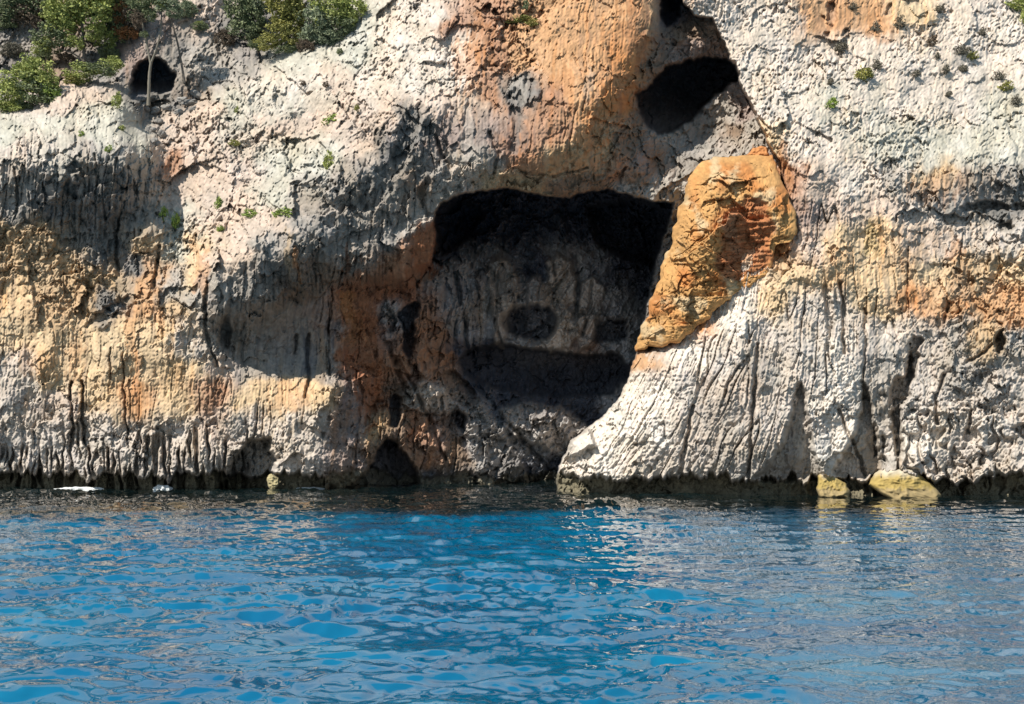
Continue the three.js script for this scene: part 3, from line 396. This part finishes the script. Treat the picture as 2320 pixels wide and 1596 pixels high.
// ---------------------------------------------------------------- boulders: a closed stone with a front like the photograph's and a rounded back
function stone(outline, depthText, thick, paint, rings = 60, spokes = 220) {
  const P = outline.split(',').map((s) => s.trim().split(/\s+/).map(Number)), n = P.length, cx = P.reduce((s, p) => s + p[0], 0) / n, cy = P.reduce((s, p) => s + p[1], 0) / n;
  const field = solveField(points(depthText)), edge = [];
  let total = 0; const seg = P.map((p, i) => { const q = P[(i + 1) % n], l = Math.hypot(q[0] - p[0], q[1] - p[1]); total += l; return l; });
  for (let s = 0, i = 0, run = 0; s < spokes; s++) { const t = total * s / spokes; while (run + seg[i] < t) run += seg[i++]; const f = (t - run) / seg[i], a = P[i], b = P[(i + 1) % n]; edge.push([lerp(a[0], b[0], f), lerp(a[1], b[1], f)]); }
  const pos = [], col = [], idx = [];
  const back = 8, rows = rings + 1 + back;
  for (let row = 0; row < rows; row++) for (let s = 0; s < spokes; s++) {
    const side = row > rings ? 1 : 0, t = side ? (row - rings === 1 ? 0.995 : 1 - (row - rings - 1) / (back - 1)) : Math.pow(row / rings, 0.8), x0 = lerp(cx, edge[s][0], t), y0 = lerp(cy, edge[s][1], t), rag = t * t * (n2(x0 / 26, y0 / 26) * 5 + n2(x0 / 11, y0 / 11) * 2), x = x0 + rag, y = y0 + rag * 0.7;
    const c = paint(x, y), round = 1 - Math.sqrt(Math.max(0, 1 - Math.pow(t, 9)));
    const d = field(x, y) + c.d * (1 - Math.pow(t, 8)) - round * 0.6 - (side ? thick * (0.55 + 0.45 * Math.pow(Math.max(0, 1 - Math.pow(t, 4)), 0.5)) : 0);
    pos.push(...at(x, y, d)); col.push(c.r, c.g, c.b);
  }
  for (let j = 0; j < rows - 1; j++) for (let s = 0; s < spokes; s++) { const a = j * spokes + s, b = j * spokes + (s + 1) % spokes, c = a + spokes, d = b + spokes; idx.push(a, b, c, b, d, c); }
  const g = new THREE.BufferGeometry(); g.setAttribute('position', new THREE.Float32BufferAttribute(pos, 3)); g.setAttribute('color', new THREE.Float32BufferAttribute(col, 3)); g.setIndex(idx); g.computeVertexNormals();
  const A = at(cx, cy, field(cx, cy)), B = g.attributes.position, N = g.attributes.normal; let out = 0;
  for (let s = 0; s < spokes; s++) out += N.getZ(spokes * 2 + s);
  if (out < 0) { for (let i = 0; i < idx.length; i += 3) { const q = idx[i]; idx[i] = idx[i + 1]; idx[i + 1] = q; } g.setIndex(idx); g.computeVertexNormals(); }
  g.translate(-A[0], -A[1], -A[2]);
  return [g, A];
}
const orangeBlocks = poly('1640 480, 1690 450, 1740 470, 1752 520, 1750 590, 1720 625, 1640 640, 1620 600, 1640 540'), greyEdge = poly('1540 440, 1542 490, 1522 560, 1488 660, 1466 730, 1444 800, 1420 830, 1430 760, 1470 640, 1500 540, 1520 470');
function paintBlock(x, y) {
  const n = n2(x / 30, y / 26), m = n2(x / 11, y / 8), f = n2(x / 4.5, y / 4), s = orangeBlocks(x, y) + n * 12, band = n2(x / 120 + n * 0.4, (y + x * 0.1) / 7), strata = smooth(8, -8, s), e = smooth(4, -5, greyEdge(x, y) + m * 4);
  let c = [.41, .225, .08].map((v, i) => lerp(v, [.39, .16, .045][i], smooth(-0.1, 0.5, n2(x / 60 + 8, y / 60)))).map((v, i) => lerp(v, [.42, .30, .165][i], smooth(0.15, 0.6, n2(x / 42 + 3, y / 60 + 5) + m * 0.2)));
  c = c.map((v, i) => lerp(v, [.30, .105, .04][i], strata * 0.8)).map((v, i) => lerp(v, [.06, .058, .06][i], e * 0));
  const br = 1 + n * 0.14 + m * 0.2 + f * 0.18;
  const pit = smooth(0.3, 0.6, n2(x / 8 + 20 + n, y / 6.5 + m)) * -0.16 * smooth(-0.3, 0.4, n2(x / 45, y / 40 + 9)) + facets(x / 105 + n * 0.15 + 2, y / 95 + 1) * 1.1 + facets(x / 34 + n * 0.4, y / 30 + 4) * 0.34 + facets(x / 13, y / 11 + 8) * 0.16 + f * 0.05, lines = strata * band * 0.16 + (1 - strata) * smooth(0.05, 0.01, Math.abs(n2((x + y * 0.4) / 150 + n * 0.1, (y + x * 0.42) / 60 + m * 0.06))) * -0.2 * smooth(-0.2, 0.3, n2(x / 50 + 77, y / 50));
  return { r: c[0] * br, g: c[1] * br, b: c[2] * br, d: pit + lines + strata * -0.25 };
}
{
  const [g, p] = stone('1470 786, 1444 800, 1438 788, 1452 745, 1466 712, 1478 672, 1492 640, 1502 590, 1518 560, 1526 520, 1534 496, 1538 470, 1552 440, 1558 404, 1588 370, 1616 356, 1680 352, 1752 352, 1764 388, 1780 428, 1798 470, 1806 500, 1804 530, 1792 548, 1770 540, 1756 556, 1752 596, 1738 624, 1706 646, 1660 668, 1620 704, 1580 742, 1540 776, 1500 786',
    '1600 360 -.6 O q;1740 356 -.2 O q;1620 400 1.2 O q;1740 400 1.5 O q;1660 440 2.3 O q;1760 440 2.6 O q;1590 450 1.6 O q;1545 450 -.6 O q;1790 510 2.9 O q;1700 500 2.0 O q;1730 560 2.3 O q;1620 520 2.9 O q;1640 600 2.9 O q;1560 540 1.9 O q;1510 560 -.4 O q;1700 620 2.6 O q;1600 650 2.9 O q;1545 650 2.4 O q;1480 680 .9 O q;1570 720 2.8 O q;1500 740 2.3 O q;1465 750 1.4 O q', 5, paintBlock, 120, 520);
  const o = shaded(new THREE.Mesh(g, rock)); o.name = numbered('boulder'); o.position.set(...p); scene.add(o); tag(o, 'huge orange porous block wedged at the right side of the sea cave mouth', 'boulder');
}
const plain = (c, k = 1) => (x, y) => { const n = n2(x / 16, y / 13), m = n2(x / 6, y / 5), br = 1 + n * 0.2 + m * 0.2; return { r: c[0] * br, g: c[1] * br, b: c[2] * br, d: k * (n * 0.12 + m * 0.07) }; };
const weedy = (x, y) => { const a = plain(PAL.Y)(x, y), t = smooth(1088, 1064, y + n2(x / 20, 5) * 12) * 0.9, l = smooth(1104, 1112, y + n2(x / 9, y / 9) * 8) * 0.6; a.r = lerp(lerp(a.r, .5, t), .26, l); a.g = lerp(lerp(a.g, .45, t), .2, l); a.b = lerp(lerp(a.b, .36, t), .12, l); return a; };
for (const [outline, depth, thick, paint, label] of [
  ['1690 352, 1704 338, 1722 328, 1736 332, 1744 352, 1720 356', '1700 345 -1 O q;1740 345 -.8 O q;1720 330 -1.1 O q;1720 352 -.8 O q', 1, plain(PAL.O), 'small orange stone lying on top of the huge orange block'],
  ['1852 1078, 1866 1066, 1884 1072, 1900 1086, 1918 1096, 1926 1112, 1924 1130, 1860 1130, 1852 1110', '1860 1080 4.3 Y q;1920 1100 4.4 Y q;1860 1125 4.9 Y q;1920 1125 4.9 Y q', 1.5, weedy, 'small yellow rock at the waterline left of the larger yellow rock'],
  ['1966 1096, 1976 1080, 1994 1066, 2016 1062, 2040 1064, 2066 1060, 2092 1080, 2114 1100, 2136 1124, 2130 1136, 2030 1136, 2000 1122, 1980 1108', '1980 1085 4.5 Y q;2010 1065 4.4 Y q;2040 1080 4.9 Y q;2100 1100 4.8 Y q;2010 1125 5.3 Y q;2110 1130 5.2 Y q', 1.6, weedy, 'larger low yellow rock at the waterline at right'],
  ['606 1084, 618 1076, 632 1084, 630 1100, 622 1116, 614 1112, 608 1098', '604 1082 .3 Y q;634 1090 .3 Y q;616 1120 .3 Y q', .6, plain([.33, .28, .15]), 'small yellow rock under the corner left of the sea cave'],
]) { const [g, p] = stone(outline, depth, thick, paint, 24, 90), o = shaded(new THREE.Mesh(g, rock)); o.name = numbered('boulder'); o.position.set(...p); scene.add(o); tag(o, label, 'boulder'); }

// ---------------------------------------------------------------- plants
const bark = new THREE.MeshStandardMaterial({ color: new THREE.Color(.12, .10, .08), roughness: 0.95 }), paleBark = new THREE.MeshStandardMaterial({ color: new THREE.Color(.17, .15, .115), roughness: 0.95 });
const leafMat = {}; for (const [k, c] of Object.entries({ green: [.27, .30, .085], dark: [.13, .155, .075], olive: [.22, .21, .055], grey: [.18, .21, .13], brown: [.12, .085, .06], rust: [.22, .09, .03], lime: [.21, .28, .055], dry: [.13, .115, .09] })) { leafMat[k] = new THREE.MeshStandardMaterial({ color: new THREE.Color(...c), roughness: 0.8, side: THREE.DoubleSide, vertexColors: true }); leafMat[k].name = k + '_leaves'; }
function foliage(seed, clumps, leaves, size, spread) {                  // a crown of unit radius: clumps of leaf blades with gaps between
  const R = rng(seed), pos = [], nor = [], col = [], a = new THREE.Vector3(), b = new THREE.Vector3(), c = new THREE.Vector3(), n = new THREE.Vector3();
  const dir = (v) => { do v.set(R() * 2 - 1, R() * 2 - 1, R() * 2 - 1); while (v.lengthSq() > 1 || v.lengthSq() < 0.01); return v; };
  for (let i = 0; i < clumps; i++) {
    const q = dir(new THREE.Vector3()), l = q.length(), out = q.clone().multiplyScalar(Math.pow(l, 0.45) / l * (0.6 + 0.4 * R())), rr = spread * (0.6 + 0.8 * R()), tint = 0.7 + 0.6 * R();
    for (let k = 0; k < leaves; k++) {
      dir(c).multiplyScalar(rr); c.y *= 0.75; c.add(out); dir(a).normalize(); dir(b).cross(a).normalize(); const s = size * (0.6 + 0.8 * R());
      n.crossVectors(a, b); const t = tint * (0.75 + 0.5 * R());
      const P = [c.clone().addScaledVector(a, s), c.clone().addScaledVector(b, s * 0.5), c.clone().addScaledVector(a, -s), c.clone().addScaledVector(b, -s * 0.5)];
      for (const v of [0, 1, 2, 0, 2, 3]) { pos.push(P[v].x, P[v].y, P[v].z); nor.push(n.x, n.y, n.z); col.push(t * (1 + 0.1 * (tint - 1)), t, t * 0.9); }
    }
  }
  const g = new THREE.BufferGeometry(); g.setAttribute('position', new THREE.Float32BufferAttribute(pos, 3)); g.setAttribute('normal', new THREE.Float32BufferAttribute(nor, 3)); g.setAttribute('color', new THREE.Float32BufferAttribute(col, 3)); return g;
}
const big = [1, 2, 3, 4].map((s) => foliage(s * 31, 34, 52, 0.085, 0.34)), tuft = [5, 6, 7, 8].map((s) => foliage(s * 17, 16, 36, 0.15, 0.46));
function limb(points, r0, r1) {
  const curve = new THREE.CatmullRomCurve3(points.map((p) => new THREE.Vector3(...p))), seg = 18, rad = 7, f = curve.computeFrenetFrames(seg), pos = [], idx = [];
  for (let i = 0; i <= seg; i++) { const t = i / seg, p = curve.getPointAt(t), r = lerp(r0, r1, t); for (let k = 0; k < rad; k++) { const a = k / rad * 6.2832, w = r * (1 + 0.15 * n2(i * 0.7, k * 1.3)); pos.push(p.x + w * (Math.cos(a) * f.normals[i].x + Math.sin(a) * f.binormals[i].x), p.y + w * (Math.cos(a) * f.normals[i].y + Math.sin(a) * f.binormals[i].y), p.z + w * (Math.cos(a) * f.normals[i].z + Math.sin(a) * f.binormals[i].z)); } }
  for (let i = 0; i < seg; i++) for (let k = 0; k < rad; k++) { const a = i * rad + k, b = i * rad + (k + 1) % rad; idx.push(a, b, a + rad, b, b + rad, a + rad); }
  const g = new THREE.BufferGeometry(); g.setAttribute('position', new THREE.Float32BufferAttribute(pos, 3)); g.setIndex(idx); g.computeVertexNormals(); return g;
}
const onCliff = (px, py, lift = 0) => at(px, py, surf(px, py, false).d + lift), rel = (p, o) => [p[0] - o[0], p[1] - o[1], p[2] - o[2]];
let plantSeed = 0;
// trees: foot, trunk polylines (seen x y, metres in front of the foot), crowns (x y half-width half-height)
function tree(name, label, foot, lift, trunks, crowns, mat, group, barkMat = bark) {
  const d0 = surf(foot[0], foot[1], false).d + lift, F = at(foot[0], foot[1], d0), o = thing(name, label, name === 'tree' ? 'tree' : 'shrub', F, group), k = (BASE - d0) / FOCAL;
  for (const [r0, r1, text] of trunks) part('trunk', limb(text.split(',').map((s) => { const v = s.trim().split(/\s+/).map(Number); return rel(at(v[0], v[1], d0 + (v[2] || 0)), F); }), r0, r1), barkMat, o);
  for (const [x, y, w, h, m, z = 0.3] of crowns) {
    const c = part('crown', big[plantSeed++ % 4], leafMat[m || mat], o), p = rel(at(x, y, d0 + z), F);
    c.position.set(...p); c.scale.set(w * k * 1.32, h * k * 1.3, Math.min(w, h) * k * 1.2); c.rotation.set(0, (plantSeed * 2.4) % 6.28 * 0, 0);
    c.rotation.z = ((plantSeed * 37) % 10 - 5) * 0.05;
  }
  return o;
}
tree('tree', 'green pine with a slim bare trunk left of the small cave', [190, 150], 0.6, [[.13, .06, '190 150, 189 110, 186 60, 182 -10'], [.07, .03, '190 140 .1, 170 124 .2, 140 112 .3, 118 104 .4'], [.05, .02, '188 90, 176 70 .2, 160 56 .3']], [[150, 10, 40, 42], [136, 44, 34, 30, 'green'], [215, 22, 40, 40], [196, -14, 60, 40], [110, 90, 36, 26, 'dark'], [168, 96, 22, 14], [96, 104, 22, 16, 'green'], [210, 70, 20, 18]], 'green');
tree('tree', 'dark bushy pine behind the slim pine and left of the small cave', [250, 130], 0.2, [[.1, .04, '250 130, 252 90, 258 40, 262 0'], [.06, .03, '246 120, 236 90, 232 60']], [[245, 30, 36, 40, 'dark'], [268, 60, 28, 30, 'dark'], [240, 84, 26, 22, 'green'], [286, 18, 24, 36, 'dark']], 'dark');
tree('tree', 'tree with rust brown dying leaves above the small cave', [292, 100], 0.3, [[.07, .03, '292 100, 290 60, 284 10']], [[268, 30, 16, 34, 'rust'], [288, 76, 22, 14, 'rust'], [300, 40, 20, 28, 'brown'], [310, 20, 22, 26, 'dark']], 'rust');
tree('tree', 'forked grey tree rising from the floor of the small cave', [336, 258], 2.2, [[.13, .09, '336 240, 337 200, 339 160, 342 140'], [.075, .035, '341 146, 334 110, 326 70 .1, 316 20 .2, 310 -20 .2'], [.07, .035, '342 142, 354 110, 363 70, 366 20, 368 -20'], [.05, .02, '328 80, 320 50, 330 30']], [[322, 4, 30, 22, 'dark'], [376, 8, 30, 20, 'grey'], [338, 34, 16, 14, 'dark'], [392, 26, 18, 12, 'grey'], [312, 44, 14, 16, 'brown'], [350, -6, 26, 20, 'green'], [326, 78, 9, 7, 'dark']], 'dark', null, paleBark);
tree('tree', 'thin leaning trunk beside the right edge of the small cave', [418, 190], 1.2, [[.09, .05, '418 190, 410 140, 400 90, 388 50, 372 10']], [[366, 6, 18, 14, 'grey']], 'grey');
tree('tree', 'dark trees at the far upper left corner of the photo', [40, 60], 0.4, [[.1, .05, '40 70, 36 30, 30 -10'], [.08, .04, '88 60, 84 30, 90 -10']], [[20, 20, 40, 30, 'dark'], [60, 36, 34, 22, 'brown'], [95, 10, 32, 26, 'dark'], [30, -10, 40, 30, 'dark'], [8, 50, 22, 18, 'dark']], 'dark');
tree('shrub', 'big light green bush on the ledge at the left edge', [70, 235], 0.5, [[.08, .03, '70 240, 76 200, 86 160']], [[84, 160, 34, 26, 'green'], [44, 176, 44, 26, 'green'], [20, 210, 34, 32, 'green'], [70, 210, 50, 30, 'dark'], [118, 212, 20, 20, 'lime'], [20, 250, 30, 18, 'green'], [96, 186, 30, 22]], 'green');
tree('shrub', 'low dark green bush under the slim pine', [205, 182], 0.6, [[.05, .02, '205 186, 200 165']], [[182, 166, 34, 18, 'green'], [222, 160, 36, 16, 'dark'], [250, 146, 26, 16, 'green'], [160, 178, 18, 12, 'olive']], 'green');
tree('tree', 'dark grey green tree right of the pale slab at the top', [556, 84], 0.3, [[.08, .04, '556 90, 558 50, 556 0']], [[540, 20, 30, 36, 'dark'], [572, 30, 28, 36, 'dark'], [556, 66, 34, 22, 'dark'], [590, -4, 30, 26, 'grey']], 'dark');
tree('tree', 'olive yellow tree in the middle of the group at the top', [636, 112], 0.5, [[.09, .04, '636 116, 642 60, 648 0']], [[640, 10, 36, 36, 'olive'], [660, 34, 30, 28, 'olive'], [630, 70, 32, 24, 'olive'], [606, 94, 26, 16, 'olive'], [660, 86, 22, 24, 'olive'], [646, -16, 40, 24, 'olive'], [650, 110, 26, 10, 'dark']], 'olive');
tree('tree', 'grey green bushy tree at the top of the white slope', [740, 90], 0.4, [[.08, .04, '740 96, 744 50, 750 0']], [[712, 44, 30, 40, 'grey'], [750, 20, 44, 34, 'green'], [792, 12, 34, 26, 'green'], [770, 56, 34, 26, 'dark'], [740, 80, 30, 18, 'grey'], [700, 84, 22, 16, 'grey'], [782, 40, 24, 20, 'green']], 'green');
tree('shrub', 'tiny conifer on the pale ledge below the small cave', [268, 240], 0.3, [[.03, .01, '272 246, 266 230, 262 214']], [[264, 228, 10, 16, 'green']], 'green');
for (const [x, y, w, h, m, label] of [[24, 112, 26, 14, 'dry', 'dry grey scrub on the ledge at the left edge above the light bush'], [92, 128, 22, 12, 'dark', 'dark low scrub right of the left edge under the tree branch'], [150, 132, 20, 10, 'brown', 'brown low scrub at the foot of the slim pine'], [246, 118, 24, 12, 'dark', 'dark scrub at the foot of the bushy pine'], [452, 58, 18, 9, 'dark', 'dark low scrub on the pale slab at the top'], [508, 86, 22, 16, 'brown', 'brown scrub below the pale slab, left of the grey green tree'], [584, 104, 20, 12, 'dark', 'dark scrub between the grey green and the olive trees'], [692, 104, 20, 12, 'brown', 'brown scrub right of the olive tree'], [424, 20, 20, 16, 'grey', 'thin grey scrub at the top edge right of the forked tree']])
  tree('shrub', label, [x, y + h], 0.3, [[.03, .012, `${x} ${y + h}, ${x + 3} ${y}, ${x - 4} ${y - h}`]], [[x - w * 0.4, y, w * 0.6, h * 0.9, m], [x + w * 0.4, y + 2, w * 0.6, h * 0.8, m], [x, y - h * 0.5, w * 0.5, h * 0.6, m === 'dark' ? 'green' : m]], m);
// single tufts on the rock: x y half-width half-height colour label
for (const [x, y, w, h, m, label] of [
  [370, 487, 11, 17, 'lime', 'bright green tuft on the grey gully wall, left one of a pair'], [400, 502, 10, 22, 'lime', 'tall bright green tuft on the gully wall, right one of a pair'], [565, 486, 17, 11, 'lime', 'rounded bright green bush on the white slope above the grey nose'], [640, 484, 24, 14, 'lime', 'wide bright green bush on the grey slope left of the overhang'], [494, 462, 10, 14, 'lime', 'small green tuft above the lone low tuft on the slope'], [501, 520, 9, 9, 'lime', 'lone low green tuft on the white slope'], [530, 326, 14, 8, 'olive', 'faint olive tuft in the middle of the white slope'],
  [744, 365, 13, 22, 'green', 'upright green bush on the slope below a grey ledge'], [748, 274, 22, 13, 'lime', 'bright green cushion on the upper white slope'], [810, 246, 7, 9, 'olive', 'small olive tuft right of the bright green cushion'], [185, 306, 7, 8, 'lime', 'small yellow green tuft on the left block'], [247, 338, 10, 8, 'lime', 'yellow green tuft at the edge of the left block'], [275, 292, 9, 7, 'green', 'green tuft near the top of the left block'],
  [771, 118, 8, 10, 'dark', 'dark little bush on the pale green patch of slope'], [686, 190, 7, 7, 'brown', 'dark dot bush on the white slope below the trees, left one'], [738, 192, 8, 7, 'brown', 'dark dot bush on the white slope below the trees, right one'], [536, 250, 5, 8, 'green', 'tiny green tuft beside the gully'], [1180, 44, 34, 10, 'olive', 'patch of olive plants on the orange rock at the top'], [1191, 14, 8, 14, 'dark', 'dark green tuft at the top edge above the orange rock'], [1205, 52, 16, 9, 'olive', 'olive tuft right below the patch on the orange rock'],
  [1880, 236, 17, 12, 'lime', 'bright green bush alone on the white right wall'], [1960, 170, 26, 20, 'olive', 'olive brown bush on the white right wall'], [1985, 150, 12, 14, 'dry', 'dry grey bush just right of the olive brown bush'], [2308, 10, 34, 14, 'green', 'green bush in the upper right corner'], [2316, 40, 10, 18, 'green', 'green tuft hanging below the corner bush at right'],
  [1908, 108, 18, 14, 'dry', 'dry bush beneath the orange niches of the right wall'], [1982, 64, 11, 14, 'dry', 'dry bush below the rim at the top of the right wall'], [2036, 52, 14, 16, 'dry', 'dry bush right of the orange niches at the top'], [2106, 96, 16, 13, 'brown', 'brown bush high on the right wall'], [2130, 22, 14, 10, 'dry', 'dry bush by the top edge of the right wall'], [2174, 118, 24, 13, 'dry', 'wide dry bush on the upper right wall'], [2198, 128, 18, 10, 'olive', 'olive bush joined to the wide dry bush'], [2138, 160, 12, 12, 'dry', 'dry bush left of the row on the right wall'], [2182, 158, 14, 12, 'dry', 'dry bush in the middle of the row on the right wall'], [2262, 176, 14, 12, 'dry', 'dry bush near the right edge, upper'], [2276, 196, 18, 12, 'olive', 'olive dry bush near the right edge, lower'], [2072, 168, 12, 9, 'dry', 'small dry bush under the brown bush on the right wall'], [1882, 186, 9, 9, 'dry', 'small dry bush above the bright green bush on the right wall'], [2300, 230, 12, 12, 'dry', 'dry bush at the right edge of the wall'], [2222, 74, 11, 9, 'dry', 'small dry bush above the wide dry bush'], [2120, 130, 9, 9, 'dry', 'small dry bush between the brown and the wide dry bushes'], [2150, 214, 10, 8, 'dry', 'lowest dry bush on the right wall'], [1930, 16, 10, 10, 'dry', 'small dry bush beside the tall niche at the top'],
]) {
  const d0 = surf(x, y, false).d + 0.1, p = at(x, y + h * 0.6, d0), k = (BASE - d0) / FOCAL, o = thing('shrub', label, 'shrub', p);
  const c = part('crown', tuft[plantSeed++ % 4], leafMat[m], o); c.position.y = h * k * 0.6; c.position.z = 0.15; c.scale.set(w * k, h * k, Math.min(w, h) * k); c.rotation.z = ((plantSeed * 37) % 10 - 5) * 0.04;
  part('stem', limb([[0, -0.15, -0.15], [0.02, h * k * 0.3, 0.05], [-0.03, h * k * 0.8, 0.12]], 0.03, 0.012), bark, o);
}

// ---------------------------------------------------------------- loose stones below the small cave, foam at the waterline
{
  const R = rng(12), spots = [[430, 232, 20, 8, 'long flat stone right of the small cave floor'], [446, 214, 16, 8, 'topmost stone right of the small cave'], [412, 226, 12, 7, 'small stone against the right edge of the small cave floor'], [438, 247, 12, 6, 'low stone under the long flat stone by the small cave'], [404, 254, 11, 6, 'small stone between the cave floor and the long flat stone'], [352, 250, 13, 8, 'stone directly under the middle of the small cave'], [330, 246, 10, 7, 'stone under the left side of the small cave'], [378, 244, 13, 8, 'broad stone under the right side of the small cave'], [358, 276, 10, 9, 'upright stone in the gully below the small cave'], [342, 296, 12, 10, 'round stone in the middle of the gully'], [366, 304, 9, 8, 'small stone at the right side of the gully'], [350, 322, 11, 10, 'lowest stone in the gully below the small cave']];
  for (const [x, y, w, h, label] of spots) {
    const g = new THREE.IcosahedronGeometry(1, 3), P = g.attributes.position, k = 0.031, s = R() * 100;
    for (let i = 0; i < P.count; i++) { const v = new THREE.Vector3().fromBufferAttribute(P, i), f = 1 + 0.35 * n2(v.x * 1.3 + s, v.y * 1.3 + v.z) + 0.15 * n2(v.x * 4 + s, v.y * 4 - v.z * 3); P.setXYZ(i, v.x * f * w * k, v.y * f * h * k, v.z * f * h * k); }
    g.computeVertexNormals();
    const t = 0.16 + 0.2 * R(), o = shaded(new THREE.Mesh(g, new THREE.MeshStandardMaterial({ color: new THREE.Color(t, t * 0.93, t * 0.84), roughness: 0.95 })));
    o.name = numbered('loose_stone'); o.position.set(...onCliff(x, y, 0.1)); o.rotation.set(0, 0, R() - 0.5); scene.add(o);
    tag(o, label, 'stone', 'loose stones below the small cave');
  }
  const foamMat = new THREE.MeshStandardMaterial({ color: new THREE.Color(.62, .64, .63), roughness: 0.7 }); foamMat.name = 'foam';
  for (const [x, w, h, label] of [[185, 1.3, .15, 'long thin white foam at the waterline on the left'], [374, .5, .26, 'bright white splash of foam under the fluted left wall'], [700, .9, .12, 'broken white foam at the corner left of the sea cave']]) {
    const row = x < 500 ? 1109 : 1108, dist = FOCAL * EYE / (row - 945) - 0.6, g = new THREE.IcosahedronGeometry(1, 5), P = g.attributes.position;
    for (let i = 0; i < P.count; i++) { const v = new THREE.Vector3().fromBufferAttribute(P, i), f = 1 + 0.45 * n2(v.x * 3.1 + x, v.z * 2 + v.y) + 0.25 * n2(v.x * 9 + x, v.y * 7 + v.z * 5); P.setXYZ(i, v.x * w * (1 + 0.2 * f), v.y * f * h, v.z * f * 0.4); }
    g.computeVertexNormals(); const o = shaded(new THREE.Mesh(g, foamMat)); o.name = numbered('foam'); o.position.set((x - 1160) / FOCAL * dist, 0.06, -dist); scene.add(o); tag(o, label, 'foam');
  }
}
renderer.render(scene, camera);
